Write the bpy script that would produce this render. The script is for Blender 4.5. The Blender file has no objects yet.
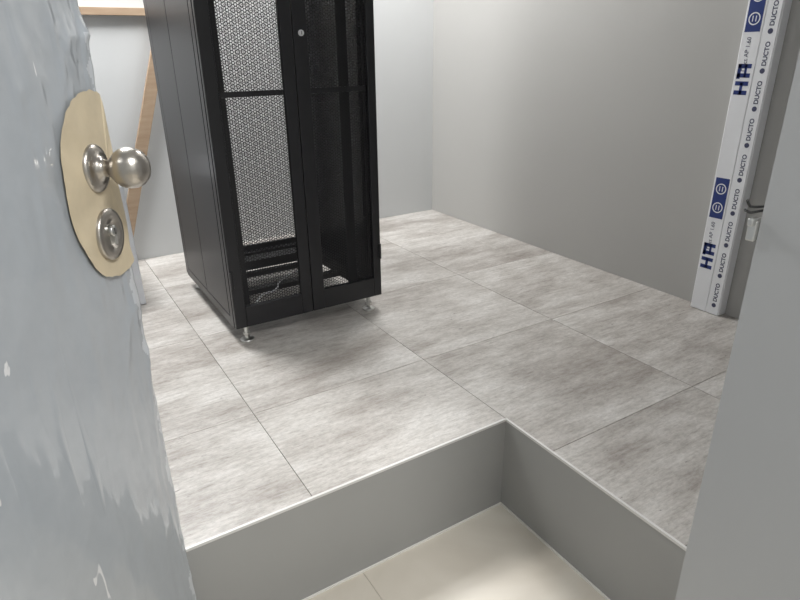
import bpy, bmesh, random
from math import *
from mathutils import Vector, Matrix, noise
random.seed(4)
S=bpy.context.scene
# ---------------------------------------------------------------- helpers
def link(o): S.collection.objects.link(o); return o
def mat_new(name):
    m=bpy.data.materials.new(name); m.use_nodes=True
    nt=m.node_tree; b=nt.nodes['Principled BSDF']; return m,nt,b
def N(nt,t,**k):
    n=nt.nodes.new(t)
    for a,v in k.items(): setattr(n,a,v)
    return n
def L(nt,a,b): nt.links.new(a,b)
def ramp(nt,fac,stops):
    r=N(nt,'ShaderNodeValToRGB'); e=r.color_ramp.elements
    while len(e)<len(stops): e.new(.5)
    for i,(p,c) in enumerate(stops):
        e[i].position=p; e[i].color=(c[0],c[1],c[2],1) if isinstance(c,tuple) else (c,c,c,1)
    L(nt,fac,r.inputs[0]); return r
def simple(name,col,rough=.5,metal=0,bump=0,bscale=200,var=0.04,vscale=3):
    m,nt,b=mat_new(name)
    tc=N(nt,'ShaderNodeTexCoord'); n=N(nt,'ShaderNodeTexNoise'); n.inputs['Scale'].default_value=vscale; n.inputs['Detail'].default_value=4
    L(nt,tc.outputs['Object'],n.inputs['Vector'])
    lo=tuple(c*(1-var) for c in col); hi=tuple(min(1,c*(1+var)) for c in col)
    r=ramp(nt,n.outputs['Fac'],[(.3,lo),(.7,hi)]); L(nt,r.outputs[0],b.inputs['Base Color'])
    b.inputs['Roughness'].default_value=rough; b.inputs['Metallic'].default_value=metal
    if bump:
        n2=N(nt,'ShaderNodeTexNoise'); n2.inputs['Scale'].default_value=bscale; L(nt,tc.outputs['Object'],n2.inputs['Vector'])
        bp=N(nt,'ShaderNodeBump'); bp.inputs['Strength'].default_value=bump; bp.inputs['Distance'].default_value=.002
        L(nt,n2.outputs['Fac'],bp.inputs['Height']); L(nt,bp.outputs[0],b.inputs['Normal'])
    return m
def bm_box(bm,x0,x1,y0,y1,z0,z1,mi=0,M=None):
    vs=[bm.verts.new((x,y,z)) for x in(x0,x1) for y in(y0,y1) for z in(z0,z1)]
    if M is not None:
        for v in vs: v.co=M@v.co
    for f in((0,1,3,2),(4,6,7,5),(0,4,5,1),(2,3,7,6),(0,2,6,4),(1,5,7,3)):
        fc=bm.faces.new([vs[i] for i in f]); fc.material_index=mi
def bm_cyl(bm,p0,p1,r0,r1=None,seg=24,mi=0,cap=True):
    if r1 is None: r1=r0
    p0=Vector(p0);p1=Vector(p1); d=p1-p0
    q=d.to_track_quat('Z','Y').to_matrix().to_4x4(); M=Matrix.Translation((p0+p1)/2)@q
    r=bmesh.ops.create_cone(bm,cap_ends=cap,segments=seg,radius1=r0,radius2=r1,depth=d.length,matrix=M)
    for v in r['verts']:
        for f in v.link_faces: f.material_index=mi
def bm_lathe(bm,prof,M,seg=32,mi=0):
    rings=[]
    for (r,z) in prof:
        rings.append([bm.verts.new(M@Vector((r*cos(2*pi*i/seg),r*sin(2*pi*i/seg),z))) for i in range(seg)])
    for a,b in zip(rings,rings[1:]):
        for i in range(seg):
            f=bm.faces.new((a[i],a[(i+1)%seg],b[(i+1)%seg],b[i])); f.material_index=mi; f.smooth=True
    f=bm.faces.new(rings[-1]); f.material_index=mi
def bm_obj(name,bm,mats,parent=None,bevel=0,seg=2):
    bmesh.ops.recalc_face_normals(bm,faces=bm.faces)
    me=bpy.data.meshes.new(name); bm.to_mesh(me); bm.free()
    for m in mats: me.materials.append(m)
    o=link(bpy.data.objects.new(name,me))
    if bevel:
        b=o.modifiers.new('bv','BEVEL'); b.width=bevel; b.segments=seg; b.limit_method='ANGLE'; b.angle_limit=radians(40)
    if parent: o.parent=parent
    return o
def boxes(name,lst,mats,parent=None,bevel=0,seg=2):
    bm=bmesh.new()
    for b in lst: bm_box(bm,*b)
    return bm_obj(name,bm,mats,parent,bevel,seg)
def empty(name,loc=(0,0,0)):
    e=bpy.data.objects.new(name,None); e.empty_display_size=.1; link(e); return e
def tube(name,pts,r,mat,parent=None):
    c=bpy.data.curves.new(name,'CURVE'); c.dimensions='3D'; c.bevel_depth=r; c.bevel_resolution=4
    s=c.splines.new('NURBS'); s.points.add(len(pts)-1)
    for p,q in zip(s.points,pts): p.co=(*q,1)
    s.use_endpoint_u=True; s.order_u=3; c.materials.append(mat); c.use_fill_caps=True
    o=link(bpy.data.objects.new(name,c)); 
    if parent: o.parent=parent
    return o
# ---------------------------------------------------------------- dimensions
LF=-.306           # entry floor level below the raised floor
XR=1.2; YB=2.106; XL=-2.1; WF0,WF1=-.88,-.70; CE=2.35; YC=-2.7
# ---------------------------------------------------------------- materials
def floor_tile_mat():
    m,nt,b=mat_new('raised_tile_laminate')
    tc=N(nt,'ShaderNodeTexCoord'); geo=N(nt,'ShaderNodeNewGeometry')
    w=N(nt,'ShaderNodeMath',operation='MULTIPLY'); w.inputs[1].default_value=37; L(nt,geo.outputs['Random Per Island'],w.inputs[0])
    def noi(sx,sy,sc,det,rough,dist=0):
        mp=N(nt,'ShaderNodeMapping'); mp.inputs['Scale'].default_value=(sx,sy,1); L(nt,tc.outputs['Object'],mp.inputs['Vector'])
        n=N(nt,'ShaderNodeTexNoise',noise_dimensions='4D'); n.inputs['Scale'].default_value=sc; n.inputs['Detail'].default_value=det
        n.inputs['Roughness'].default_value=rough; n.inputs['Distortion'].default_value=dist
        L(nt,mp.outputs[0],n.inputs['Vector']); L(nt,w.outputs[0],n.inputs['W']); return n.outputs['Fac']
    big=noi(1.1,2.9,2.4,12,.68,.1); mid=noi(1.5,12,6,12,.82,.1); fine=noi(3.5,50,9,8,.8); grit=noi(1,2.2,55,5,.75)
    r1=ramp(nt,big,[(.30,(.30,.272,.243)),(.42,(.44,.41,.38)),(.54,(.595,.572,.54)),(.68,(.75,.732,.705))])
    r2=ramp(nt,mid,[(.36,(.56,.54,.515)),(.48,(.87,.86,.85)),(.60,(1,1,1))])
    def mul(a,b_,f):
        mx=N(nt,'ShaderNodeMixRGB',blend_type='MULTIPLY'); mx.inputs[0].default_value=f
        L(nt,a,mx.inputs[1]); L(nt,b_,mx.inputs[2]); return mx.outputs[0]
    c=mul(r1.outputs[0],r2.outputs[0],.82)
    c=mul(c,ramp(nt,fine,[(.35,.70),(.6,1.0)]).outputs[0],.6)
    c=mul(c,ramp(nt,grit,[(.38,.68),(.56,1.0)]).outputs[0],.6)
    sp=noi(3,8,9,5,.6); c=mul(c,ramp(nt,sp,[(.29,.38),(.35,1.0)]).outputs[0],.8)
    L(nt,c,b.inputs['Base Color'])
    rr=ramp(nt,mid,[(.3,.44),(.7,.30)]); L(nt,rr.outputs[0],b.inputs['Roughness'])
    bp=N(nt,'ShaderNodeBump'); bp.inputs['Strength'].default_value=.2; bp.inputs['Distance'].default_value=.001
    L(nt,fine,bp.inputs['Height']); L(nt,bp.outputs[0],b.inputs['Normal'])
    return m
M_tile=floor_tile_mat()
M_gap=simple('tile_gap_dark',(.09,.08,.07),.8)
M_riser=simple('riser_grey_paint',(.32,.32,.31),.5,var=.03)
M_trim=simple('riser_edge_aluminium',(.66,.65,.63),.35,var=.03)
M_seal=simple('white_silicone',(.75,.73,.69),.4)
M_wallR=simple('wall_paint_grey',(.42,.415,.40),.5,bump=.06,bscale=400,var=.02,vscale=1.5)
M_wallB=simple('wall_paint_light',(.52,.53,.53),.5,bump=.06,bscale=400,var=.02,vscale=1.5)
M_ceil=simple('ceiling_white',(.8,.8,.8),.7)
M_frame=simple('door_frame_grey',(.36,.365,.37),.42,var=.02)
M_black=simple('rack_black_powder',(.010,.010,.012),.36,bump=.05,bscale=700,var=.1)
M_black2=simple('rack_black_inner',(.02,.02,.022),.5,var=.1)
M_chrome=simple('zinc_steel',(.66,.66,.64),.32,1)
M_nickel=simple('satin_nickel',(.47,.44,.40),.30,1,bump=.15,bscale=250)
def wood():
    m,nt,b=mat_new('raw_timber')
    tc=N(nt,'ShaderNodeTexCoord'); mp=N(nt,'ShaderNodeMapping'); mp.inputs['Scale'].default_value=(3,3,18); mp.inputs['Rotation'].default_value=(0,1.2,0)
    L(nt,tc.outputs['Object'],mp.inputs['Vector'])
    n=N(nt,'ShaderNodeTexNoise'); n.inputs['Scale'].default_value=3; n.inputs['Detail'].default_value=8; L(nt,mp.outputs[0],n.inputs['Vector'])
    r=ramp(nt,n.outputs['Fac'],[(.3,(.31,.215,.14)),(.7,(.39,.29,.20))]); L(nt,r.outputs[0],b.inputs['Base Color']); b.inputs['Roughness'].default_value=.65
    return m
M_wood=wood()
M_white=simple('white_plastic',(.80,.81,.83),.3,var=.02)
M_whitecard=simple('white_card',(.78,.80,.84),.55,var=.04)
M_blue=simple('print_blue',(.02,.04,.18),.5)
M_ink=simple('print_ink',(.06,.065,.12),.5)
M_tape=simple('masking_tape_beige',(.60,.51,.36),.42,bump=.35,bscale=50,var=.08,vscale=20)
M_cable=simple('cable_black',(.015,.015,.015),.45)
M_lens=simple('keyway_dark',(.03,.03,.03),.4)
def entry_mat():
    m,nt,b=mat_new('entry_porcelain')
    tc=N(nt,'ShaderNodeTexCoord'); n=N(nt,'ShaderNodeTexNoise'); n.inputs['Scale'].default_value=3; n.inputs['Detail'].default_value=9; n.inputs['Distortion'].default_value=.8
    L(nt,tc.outputs['Object'],n.inputs['Vector'])
    r=ramp(nt,n.outputs['Fac'],[(.3,(.56,.51,.43)),(.5,(.64,.59,.51)),(.7,(.71,.67,.59))]); L(nt,r.outputs[0],b.inputs['Base Color']); b.inputs['Roughness'].default_value=.33
    return m
M_entry=entry_mat()
def mesh_mat(name,p):
    m,nt,b=mat_new(name)
    b.inputs['Base Color'].default_value=(.012,.012,.014,1); b.inputs['Roughness'].default_value=.45
    tc=N(nt,'ShaderNodeTexCoord'); sp=N(nt,'ShaderNodeSeparateXYZ'); L(nt,tc.outputs['Object'],sp.inputs[0])
    def cell(sock,per,off):
        a=N(nt,'ShaderNodeMath',operation='MULTIPLY_ADD'); a.inputs[1].default_value=1/per; a.inputs[2].default_value=off+50; L(nt,sock,a.inputs[0])
        f=N(nt,'ShaderNodeMath',operation='FRACT'); L(nt,a.outputs[0],f.inputs[0])
        s=N(nt,'ShaderNodeMath',operation='SUBTRACT'); s.inputs[1].default_value=.5; L(nt,f.outputs[0],s.inputs[0])
        k=N(nt,'ShaderNodeMath',operation='MULTIPLY'); k.inputs[1].default_value=per; L(nt,s.outputs[0],k.inputs[0])
        q=N(nt,'ShaderNodeMath',operation='MULTIPLY'); L(nt,k.outputs[0],q.inputs[0]); L(nt,k.outputs[0],q.inputs[1]); return q.outputs[0]
    ds=[]
    for off in(0,.5):
        x=cell(sp.outputs[0],p*sqrt(3),off); z=cell(sp.outputs[2],p,off)
        a=N(nt,'ShaderNodeMath',operation='ADD'); L(nt,x,a.inputs[0]); L(nt,z,a.inputs[1]); ds.append(a.outputs[0])
    mn=N(nt,'ShaderNodeMath',operation='MINIMUM'); L(nt,ds[0],mn.inputs[0]); L(nt,ds[1],mn.inputs[1])
    lt=N(nt,'ShaderNodeMath',operation='GREATER_THAN'); lt.inputs[1].default_value=(p*.41)**2; L(nt,mn.outputs[0],lt.inputs[0])
    L(nt,lt.outputs[0],b.inputs['Alpha'])
    return m
M_mesh=mesh_mat('rack_perforated_steel',.0105)
def film_mat(name,lift):
    m,nt,b=mat_new(name)
    tc=N(nt,'ShaderNodeTexCoord')
    def noi(scale,sc,det,dist=0,typ=None):
        mp=N(nt,'ShaderNodeMapping'); mp.inputs['Scale'].default_value=scale; L(nt,tc.outputs['Object'],mp.inputs['Vector'])
        n=N(nt,'ShaderNodeTexNoise'); 
        if typ: n.noise_type=typ
        n.inputs['Scale'].default_value=sc; n.inputs['Detail'].default_value=det; n.inputs['Distortion'].default_value=dist
        L(nt,mp.outputs[0],n.inputs['Vector']); return n.outputs['Fac']
    a=noi((4,4,.8),3.2,3,.8); c=noi((1,1,.8),30,4,.6)
    rid=noi((5,5,.6),5,3,1.2,'RIDGED_MULTIFRACTAL')
    k=lift
    r=ramp(nt,c,[(.3,(.365+k,.395+k,.428+k)),(.7,(.395+k,.425+k,.458+k))])
    sc=noi((2.5,2.5,.9),11,2,1.0); r2=ramp(nt,sc,[(.735,0.0),(.755,1.0)])
    mx=N(nt,'ShaderNodeMixRGB'); L(nt,r2.outputs[0],mx.inputs[0]); L(nt,r.outputs[0],mx.inputs[1]); mx.inputs[2].default_value=(.72,.73,.74,1)
    L(nt,mx.outputs[0],b.inputs['Base Color']); b.inputs['Roughness'].default_value=.34
    b.inputs['Coat Weight'].default_value=1.0; b.inputs['Coat Roughness'].default_value=.06; b.inputs['Coat IOR'].default_value=1.7
    b1=N(nt,'ShaderNodeBump'); b1.inputs['Strength'].default_value=.25; b1.inputs['Distance'].default_value=.005; L(nt,a,b1.inputs['Height'])
    rr=ramp(nt,rid,[(.25,0.0),(.9,1.0)])
    b2=N(nt,'ShaderNodeBump'); b2.inputs['Strength'].default_value=.45; b2.inputs['Distance'].default_value=.0025; L(nt,rr.outputs[0],b2.inputs['Height']); L(nt,b1.outputs[0],b2.inputs['Normal'])
    b3=N(nt,'ShaderNodeBump'); b3.inputs['Strength'].default_value=.15; b3.inputs['Distance'].default_value=.001; L(nt,c,b3.inputs['Height']); L(nt,b2.outputs[0],b3.inputs['Normal'])
    L(nt,b3.outputs[0],b.inputs['Normal']); L(nt,b3.outputs[0],b.inputs['Coat Normal']); return m
M_film=film_mat('door_protective_film',0); M_film2=film_mat('door_film_torn_edge',.16)
M_doorpaint=simple('door_paint_grey',(.38,.41,.44),.4)
# ---------------------------------------------------------------- room shell
T=.12
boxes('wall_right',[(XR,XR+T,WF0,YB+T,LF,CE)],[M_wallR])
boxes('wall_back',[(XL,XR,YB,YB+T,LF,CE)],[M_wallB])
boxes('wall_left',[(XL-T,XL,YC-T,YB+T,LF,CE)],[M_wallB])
OX0,OX1,OZ=-1.46,-.262,1.80
boxes('wall_front',[(XL,OX0,WF0,WF1,LF,CE),(OX1,XR,WF0,WF1,LF,CE),(OX0,OX1,WF0,WF1,OZ,CE)],[M_frame])
boxes('wall_corridor',[(XL,1.6,YC-T,YC,LF,CE)],[M_wallB])
boxes('wall_corridor_end',[(1.6,1.6+T,YC-T,WF0,LF,CE)],[M_wallB])
boxes('ceiling',[(XL-T,1.6+T,YC-T,YB+T,CE,CE+.1)],[M_ceil])
bm=bmesh.new(); g=.0012
bm_box(bm,XL,1.6,YC,.0,LF-.05,LF-.0015,1)
xs2=[XL]+[x for x in [-.48+.6*k for k in range(-3,5)] if XL<x<1.6]+[1.6]; ys2=[0]+[y-.03 for y in [-.6*k for k in range(1,5)]]+[YC]
for a,b_ in zip(xs2,xs2[1:]):
    for c,d in zip(ys2[1:],ys2): bm_box(bm,a+g,b_-g,c+g,d-g,LF-.02,LF)
bm_obj('floor',bm,[M_entry,simple('grout_beige',(.48,.44,.38),.8)])
bm=bmesh.new()
Ys=[WF1,-.18,.42,1.02,1.62,YB]; g=.0009
def tiles(x0,x1,ylist):
    for a,b_ in zip(ylist,ylist[1:]): bm_box(bm,x0+g,x1-g,a+g,b_-g,-.03,0,0)
for i in range(2): tiles(.6*i,.6*(i+1),Ys)
Yl=[0,.42,1.02,1.62,YB]
for a,b_ in((-.6,0),(-1.2,-.6),(-1.8,-1.2),(XL,-1.8)): tiles(a,b_,Yl)
bm_box(bm,.004,XR,WF1,YB,LF,-.004,1); bm_box(bm,XL,.004,.004,YB,LF,-.004,1)
bm_box(bm,XL,.0,-.0,.004,LF,-.006,2); bm_box(bm,-.0,.004,WF1,0,LF,-.006,2)
bm_box(bm,XL,-.0,-.003,.003,-.006,.0012,3); bm_box(bm,-.003,.003,WF1,0.003,-.006,.0012,3)
bm_box(bm,XL,-.004,-.004,0,LF,LF+.006,4); bm_box(bm,-.004,0,WF1,-.0,LF,LF+.006,4)
bm_obj('raised_floor_platform',bm,[M_tile,M_gap,M_riser,M_trim,M_seal])
# ---------------------------------------------------------------- server rack
RX,RY,RW,RD=-.50,.872,.60,.72; Z0,Z1=.06,2.02
R=empty('server_rack')
x0,x1,y0,y1=RX,RX+RW,RY,RY+RD
P=.04
fr=[]
for (a,b_) in((x0+.004,x0+P),(x1-P,x1-.004)):
    for (c,d) in((y0+.022,y0+.06),(y1-.06,y1-.02)): fr.append((a,b_,c,d,Z0,Z1-.02))
for (c,d) in((y0+.022,y0+.06),(y1-.06,y1-.02)):
    fr.append((x0+P,x1-P,c,d,Z0,Z0+.06)); fr.append((x0+P,x1-P,c,d,Z1-.06,Z1-.02))
for (a,b_) in((x0+.004,x0+P),(x1-P,x1-.004)):
    fr.append((a,b_,y0+.06,y1-.06,Z0,Z0+.06)); fr.append((a,b_,y0+.06,y1-.06,Z1-.06,Z1-.02))
fr.append((x0,x1,y0+.022,y1-.02,Z1-.02,Z1))
boxes('frame',fr,[M_black],R,.002)
boxes('base_frame',[(x0+.04,x1-.04,y0+.30,y0+.34,Z0,Z0+.02),(x0+.04,x1-.04,y1-.22,y1-.19,Z0,Z0+.02)],[M_black2],R)
for nm,sx,s in(('side_panel_left',x0,1),('side_panel_right',x1,-1)):
    bm=bmesh.new()
    def bx(a,b_,c,d,e,f): bm_box(bm,min(a,b_),max(a,b_),c,d,e,f)
    ya,yb=y0+.024,y1-.022
    bx(sx,sx+s*.006,ya,ya+.035,Z0,Z1-.02); bx(sx,sx+s*.006,yb-.035,yb,Z0,Z1-.02)
    bx(sx,sx+s*.006,ya+.035,yb-.035,Z0,Z0+.035); bx(sx,sx+s*.006,ya+.035,yb-.035,Z1-.055,Z1-.02)
    bx(sx+s*.003,sx+s*.007,ya+.0352,yb-.0352,Z0+.035,Z1-.055)
    ym=(ya+yb)/2
    bx(sx-s*.0005,sx+s*.003,ya+.039,ym-.002,Z0+.039,Z1-.06); bx(sx-s*.0005,sx+s*.003,ym+.002,yb-.039,Z0+.039,Z1-.06)
    bm_obj(nm,bm,[M_black],R,.001)
rl=[]
for xc in(x0+.075,x1-.075):
    for yc in(y0+.11,y1-.14):
        rl.append((xc-.018,xc+.018,yc,yc+.003,Z0+.02,Z1-.03)); s=1 if xc<x0+.3 else -1
        rl.append((min(xc-s*.018,xc-s*.021),max(xc-s*.018,xc-s*.021),yc,yc+.05,Z0+.02,Z1-.03))
boxes('mounting_rails',rl,[M_black2],R)
def leaf(name,a,b_,ma,mb,yf,yb,bars):
    zb,zt=Z0+.004,Z1-.004; mz0,mz1=Z0+.082,Z1-.08
    l=[(a,ma,yf,yb,zb,zt),(mb,b_,yf,yb,zb,zt),(ma,mb,yf,yb,zb,mz0),(ma,mb,yf,yb,mz1,zt)]
    ym=(yf+yb)/2
    for z in bars: l.append((ma,mb,ym+.001,ym+.008,z-.009,z+.009))
    boxes(name,l,[M_black],R,.0025)
    bm=bmesh.new(); vs=[bm.verts.new(p) for p in((ma-.003,ym,mz0-.003),(mb+.003,ym,mz0-.003),(mb+.003,ym,mz1+.003),(ma-.003,ym,mz1+.003))]; bm.faces.new(vs)
    bm_obj(name+'_mesh',bm,[M_mesh],R)
leaf('front_door_left',x0+.001,x0+.2985,x0+.043,x0+.257,y0,y0+.02,[.853,1.45])
leaf('front_door_right',x0+.3015,x1-.001,x0+.350,x0+.566,y0,y0+.02,[.853,1.45])
leaf('rear_door',x0+.001,x1-.001,x0+.04,x1-.04,y1-.018,y1,[1.4])
bm=bmesh.new()
lx=x0+.328
bm_cyl(bm,(lx,y0+.001,1.03),(lx,y0-.004,1.03),.0095,mi=0); bm_cyl(bm,(lx,y0-.004,1.03),(lx,y0-.007,1.03),.007,.006,mi=0)
bm_box(bm,lx-.001,lx+.001,y0-.008,y0-.0068,1.025,1.035,1)
bm_obj('lock',bm,[M_white,M_lens],R)
bm=bmesh.new()
for z in(.25,1.8):
    for xx in(x0+.006,x1-.006): bm_cyl(bm,(xx,y0-.004,z-.03),(xx,y0-.004,z+.03),.005)
bm_obj('hinges',bm,[M_black],R)
for i,(fx,fy) in enumerate(((x0+.045,y0+.035),(x1-.045,y0+.035),(x0+.045,y1-.045),(x1-.045,y1-.045))):
    bm=bmesh.new()
    bm_lathe(bm,[(.001,0),(.025,0),(.026,.003),(.023,.006),(.012,.009),(.009,.012)],Matrix.Translation((fx,fy,0)),24)
    bm_cyl(bm,(fx,fy,.010),(fx,fy,.064),.0075,seg=16)
    bm_cyl(bm,(fx,fy,.022),(fx,fy,.031),.014,seg=6); bm_cyl(bm,(fx,fy,.050),(fx,fy,.059),.014,seg=6)
    for k in range(8): bm_cyl(bm,(fx,fy,.012+k*.004),(fx,fy,.0135+k*.004),.0085,seg=12)
    bm_obj('levelling_foot_%d'%(i+1),bm,[M_chrome],R)
tube('earth_lead',[(x0+.10,y0+.10,.085),(x0+.16,y0+.2,.10),(x0+.24,y0+.22,.085),(x0+.3,y0+.35,.09),(x0+.42,y0+.4,.085)],.004,M_white,R)
boxes('vent_tray',[(x0+.05,x1-.05,y1-.18,y1-.10,Z0+.02,Z0+.06)],[M_black2],R)
# ---------------------------------------------------------------- cable trunking on right wall
K=empty('cable_trunking')
tx=XR-.045; ty0,ty1=.082,.203
boxes('trunking_body',[(tx,XR,ty0,ty1,.001,CE)],[M_white],K,.003)
boxes('trunking_lid',[(tx-.0025,tx+.001,ty0+.004,.132,.002,CE-.001),(tx-.0025,tx+.001,.136,ty1-.004,.002,CE-.001)],[M_white],K,.001)
RM=Matrix(((0,0,-1,0),(0,1,0,0),(1,0,0,0),(0,0,0,1)))
def label(txt,y,z,size,bold=0):
    c=bpy.data.curves.new('t','FONT'); c.body=txt; c.size=size; c.extrude=.0002; c.align_y='CENTER'; c.offset=bold
    o=bpy.data.objects.new('t',c); link(o); M=Matrix.Translation((tx-.0028,y,z))@RM
    dg=bpy.context.evaluated_depsgraph_get(); me=bpy.data.meshes.new_from_object(o.evaluated_get(dg)); me.materials.clear()
    bpy.data.objects.remove(o); me.transform(M)
    return me
mk=[]; mb=[]
for k in range(4):
    b0=-.265+.64*k
    if b0>0: mb.append(('box',b0))
    mb.append(('hh',b0+.44))
    if b0>0: mk.append(label('Duct AP 1.60',.172,b0-.125,.020))
for k in range(19): mk.append(label('\u25cf DUCTO',.106,.03+.122*k,.021,.0006))
bm=bmesh.new()
for me in mk: bm.from_mesh(me)
bm_obj('printed_text',bm,[M_ink],K)
bm=bmesh.new(); fx=tx-.0030
for kind,b0 in mb:
    if kind=='box': bm_box(bm,fx,fx+.0006,.142,.194,b0,b0+.15)
    else:
        for q in(0,.030): bm_box(bm,fx,fx+.0006,.146,.192,b0+q,b0+q+.014)
        bm_box(bm,fx,fx+.0006,.164,.174,b0,b0+.040)
        for q in(.056,.086): bm_box(bm,fx,fx+.0006,.146,.192,b0+q,b0+q+.014)
        bm_box(bm,fx,fx+.0006,.180,.192,b0+.052,b0+.100); bm_box(bm,fx,fx+.0006,.160,.168,b0+.056,b0+.100)
bm_obj('printed_marks',bm,[M_blue],K)
bm=bmesh.new()
for kind,b0 in mb:
    if kind=='box':
        for q in(.040,.110):
            seg=20
            ro=[bm.verts.new((fx-.0004,.168+.020*cos(2*pi*i/seg),b0+q+.020*sin(2*pi*i/seg))) for i in range(seg)]
            ri=[bm.verts.new((fx-.0004,.168+.016*cos(2*pi*i/seg),b0+q+.016*sin(2*pi*i/seg))) for i in range(seg)]
            for i in range(seg): bm.faces.new((ro[i],ro[(i+1)%seg],ri[(i+1)%seg],ri[i]))
            bm_box(bm,fx-.0006,fx,.161,.164,b0+q-.009,b0+q+.009); bm_box(bm,fx-.0006,fx,.172,.175,b0+q-.009,b0+q+.009)
bm_obj('printed_rings',bm,[M_white],K)
# ---------------------------------------------------------------- timber frame at back wall
boxes_t=empty('timber_frame')
bm=bmesh.new()
def slat(p,q,w,d):
    p=Vector(p);q=Vector(q);u=(q-p).normalized();n=Vector((0,1,0));s=u.cross(n).normalized()
    Mx=Matrix((( s.x,n.x,u.x,p.x),(s.y,n.y,u.y,p.y),(s.z,n.z,u.z,p.z),(0,0,0,1)))
    bm_box(bm,-w/2,w/2,-d,0,0,(q-p).length,0,Mx)
yw=YB-.003
slat((-.705,yw-.022,.01),(-.31,yw-.022,1.20),.055,.022)
slat((-1.75,yw,1.150),(-.2,yw,1.150),.032,.022)
slat((-1.7,yw-.022,0),(-1.7,yw-.022,1.25),.05,.022)
bm_obj('timbers',bm,[M_wood],boxes_t,.0015)
W=empty('white_carton')
boxes('carton_body',[(-1.17,-.705,1.47,1.80,.001,.50)],[M_whitecard],W,.003)
boxes('carton_flaps',[(-1.168,-.707,1.472,1.633,.50,.504),(-1.168,-.707,1.637,1.798,.50,.504),(-.98,-.93,1.4695,1.4705,.35,.50)],[M_whitecard],W)
# ---------------------------------------------------------------- entry door (open)
D=empty('door_1')
F=Vector((sin(.55),cos(.55),0)); Rv=Vector((cos(.55),-sin(.55),0)); Z=Vector((0,0,1))
E=Vector((-.9037,-.0759,0))
DM=Matrix(((-F.x,0,Rv.x,E.x),(-F.y,0,Rv.y,E.y),(0,1,0,0),(0,0,0,1)))
def dl(a,b_,c): return DM@Vector((a,b_,c))
bm=bmesh.new(); bm_box(bm,0,.90,LF+.012,1.78,-.045,-.004,0,DM); bm_obj('door_leaf',bm,[M_doorpaint],D,.002)
bm=bmesh.new()
nx,nz=120,460; grid=[]
prof=[-.012+(i/nx)**1.3*.912 for i in range(nx+1)]
def crease(s,z):
    v=Vector((s*11+z*2.2,z*2.6-s*3,4)); a=1-abs(noise.noise(v))*2.4
    v=Vector((s*26-z*4,z*5+s*6,9)); b_=1-abs(noise.noise(v))*2.6
    v=Vector((s*45+z*9,z*9,2)); c_=1-abs(noise.noise(v))*2.6
    return max(0,a)**6*.9+max(0,b_)**6*.6+max(0,c_)**6*.3
for j in range(nz+1):
    zz=LF+.012+(1.78-LF-.012)*j/nz; row=[]
    bulge=.010*exp(-((zz-.72)/.22)**2)
    edge=.004*noise.noise(Vector((0,zz*9,3)))+.002*noise.noise(Vector((5,zz*30,3)))+.0015*noise.noise(Vector((5,zz*70,3)))-bulge
    for i,s in enumerate(prof):
        xx=max(s,edge-.002) if i>0 else edge-.002
        if i>0 and s<.05: xx=edge-.002+(s+.012)/.062*(.05-edge+.002)
        near=exp(-max(0,s)/.09)
        top=.35+1.3*min(1,max(0,(zz-.35)/.6))
        h=.0010*noise.noise(Vector((s*24,zz*4,1)))+ .0032*top*crease(s,zz)*(.25+near) + near*top*.0028*noise.noise(Vector((s*55,zz*14,7)))
        hole=exp(-(((s-.05)/.07)**2+((zz-.79)/.12)**2)); h*=1-.7*hole
        row.append(bm.verts.new(dl(xx,zz,.001+max(-.0035,h)-(0.008 if i==0 else 0))))
    grid.append(row)
for j in range(nz):
    zz=LF+(1.78-LF)*j/nz; wd=3+7*noise.noise(Vector((1,zz*14,8)))+4*noise.noise(Vector((1,zz*50,8)))
    for i in range(nx):
        f_=bm.faces.new((grid[j][i],grid[j][i+1],grid[j+1][i+1],grid[j+1][i])); f_.smooth=True
        if i<wd: f_.material_index=1
bm_obj('protective_film',bm,[M_film,M_film2],D)
bm=bmesh.new(); c0=bm.verts.new(dl(.02,.797,.0068)); ring=[]
for i in range(90):
    t=2*pi*i/90; k=1+.03*noise.noise(Vector((cos(t)*2,sin(t)*2,1)))+.018*noise.noise(Vector((cos(t)*9,sin(t)*9,1)))
    a=.028+.112*cos(t)*k; b_=.797+.134*k*copysign(abs(sin(t))**.9,sin(t))
    ring.append(bm.verts.new(dl(max(a,-.010-.002*sin(b_*60)),b_,.0062+.0008*sin(9*t))))
for i in range(90): bm.faces.new((c0,ring[i],ring[(i+1)%90]))
bm_obj('masking_patch',bm,[M_tape],D)
def DLM(a,b_,c): return Matrix.Translation(dl(a,b_,c))@DM.to_3x3().to_4x4()
kc=.052
bm=bmesh.new()
bm_lathe(bm,[(.034,0),(.034,.004),(.032,.0075),(.026,.010),(.018,.0105),(.0175,.013),(.0125,.015),(.0115,.020),(.0125,.026),(.017,.029),(.0225,.034),(.0268,.041),(.0285,.050),(.0275,.060),(.0235,.068),(.017,.074),(.008,.0775),(.001,.078)],DLM(kc,.828,.004),40)
bm_obj('knob',bm,[M_nickel],D)
bm=bmesh.new()
bm_lathe(bm,[(.038,0),(.038,.006),(.0365,.0085),(.030,.0095),(.0195,.0095),(.0185,.006),(.001,.006)],DLM(kc+.001,.7325,.004),40)
bm_obj('lock_rose',bm,[M_nickel],D)
bm=bmesh.new()
bm_lathe(bm,[(.0085,0),(.0085,.0065),(.0078,.0075),(.001,.0075)],DLM(kc+.001,.7375,.009),24,0)
bm_box(bm,-.004,.004,-.018,0,0,.0072,0,DLM(kc+.001,.735,.009)); bm_box(bm,-.001,.001,-.005,.004,.0070,.0080,1,DLM(kc+.001,.7375,.009))
bm_obj('lock_cylinder',bm,[M_chrome,M_lens],D)
bm=bmesh.new()
for z in(0.0,.75,1.55): bm_cyl(bm,dl(.905,z,.002),dl(.905,z+.09,.002),.008)
bm_obj('hinges',bm,[M_chrome],D)
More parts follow.
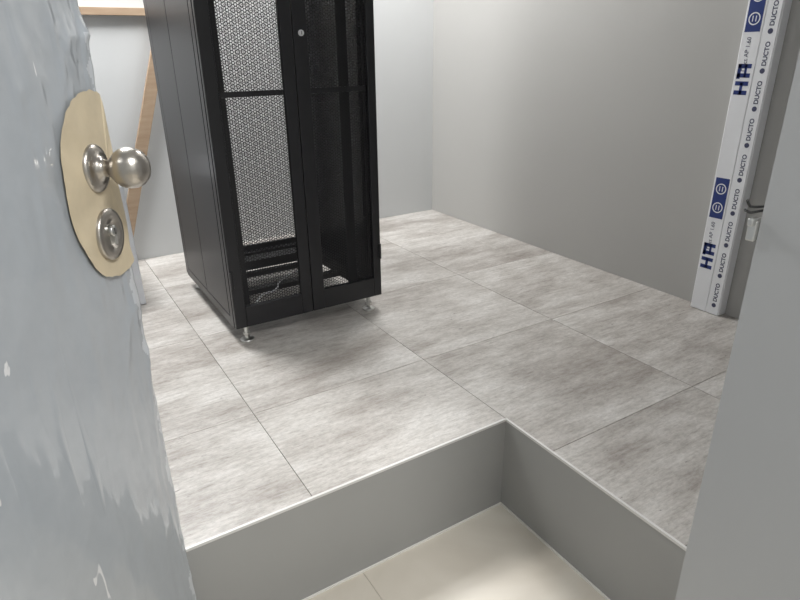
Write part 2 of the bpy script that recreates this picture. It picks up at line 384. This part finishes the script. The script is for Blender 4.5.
# ---------------------------------------------------------------- electric strike on frame with leads
ES=empty('electric_strike')
boxes('strike_body',[(OX1-.006,OX1+.03,WF1+.0005,WF1+.012,.752,.778),(OX1-.013,OX1+.002,WF1+.002,WF1+.010,.772,.782)],[M_chrome],ES,.002)
tube('lead_a',[(OX1+.03,WF1+.010,.786),(OX1+.0,WF1+.012,.786),(OX1-.010,WF1+.012,.788),(OX1-.018,WF1+.012,.792)],.0016,M_cable,ES)
tube('lead_b',[(OX1+.03,WF1+.010,.790),(OX1+.0,WF1+.014,.792),(OX1-.008,WF1+.014,.796),(OX1-.014,WF1+.014,.803)],.0016,M_cable,ES)
# ---------------------------------------------------------------- lights
def panel(name,x,y,sx,sy,power,col=(1,1,1)):
    P_=empty(name)
    boxes('housing',[(x-sx/2-.02,x+sx/2+.02,y-sy/2-.02,y+sy/2+.02,CE-.03,CE-.001)],[M_white],P_)
    ld=bpy.data.lights.new(name+'_lamp','AREA'); ld.shape='RECTANGLE'; ld.size=sx; ld.size_y=sy; ld.energy=power; ld.color=col
    o=bpy.data.objects.new('lamp',ld); o.location=(x,y,CE-.035); link(o); o.parent=P_
panel('ceiling_light',.62,1.40,.6,.6,38,(1,.99,.98))
panel('ceiling_light.001',-.85,1.68,.5,.5,64)
panel('ceiling_light.002',-.5,-1.7,.6,.6,54,(1,1,.99))
w=bpy.data.worlds.new('W'); S.world=w; w.use_nodes=True; w.node_tree.nodes['Background'].inputs[0].default_value=(.8,.85,.9,1); w.node_tree.nodes['Background'].inputs[1].default_value=.3
# ---------------------------------------------------------------- camera
f,p,yaw,roll=596.2,.3977,.55,-.0149
fw=F*cos(p)-Z*sin(p); up=F*sin(p)+Z*cos(p)
R2=Rv*cos(roll)+up*sin(roll); U2=up*cos(roll)-Rv*sin(roll)
cd=bpy.data.cameras.new('camera'); cd.sensor_width=36; cd.lens=f/800*36; cd.clip_start=.02
co=bpy.data.objects.new('camera',cd); link(co); S.camera=co
co.matrix_world=Matrix(((R2.x,U2.x,-fw.x,-1.0052),(R2.y,U2.y,-fw.y,-1.0695),(R2.z,U2.z,-fw.z,.9765),(0,0,0,1)))
S.view_settings.view_transform='Standard'
for o in list(S.objects):
    if o.parent is None: o.location.z+=-LF
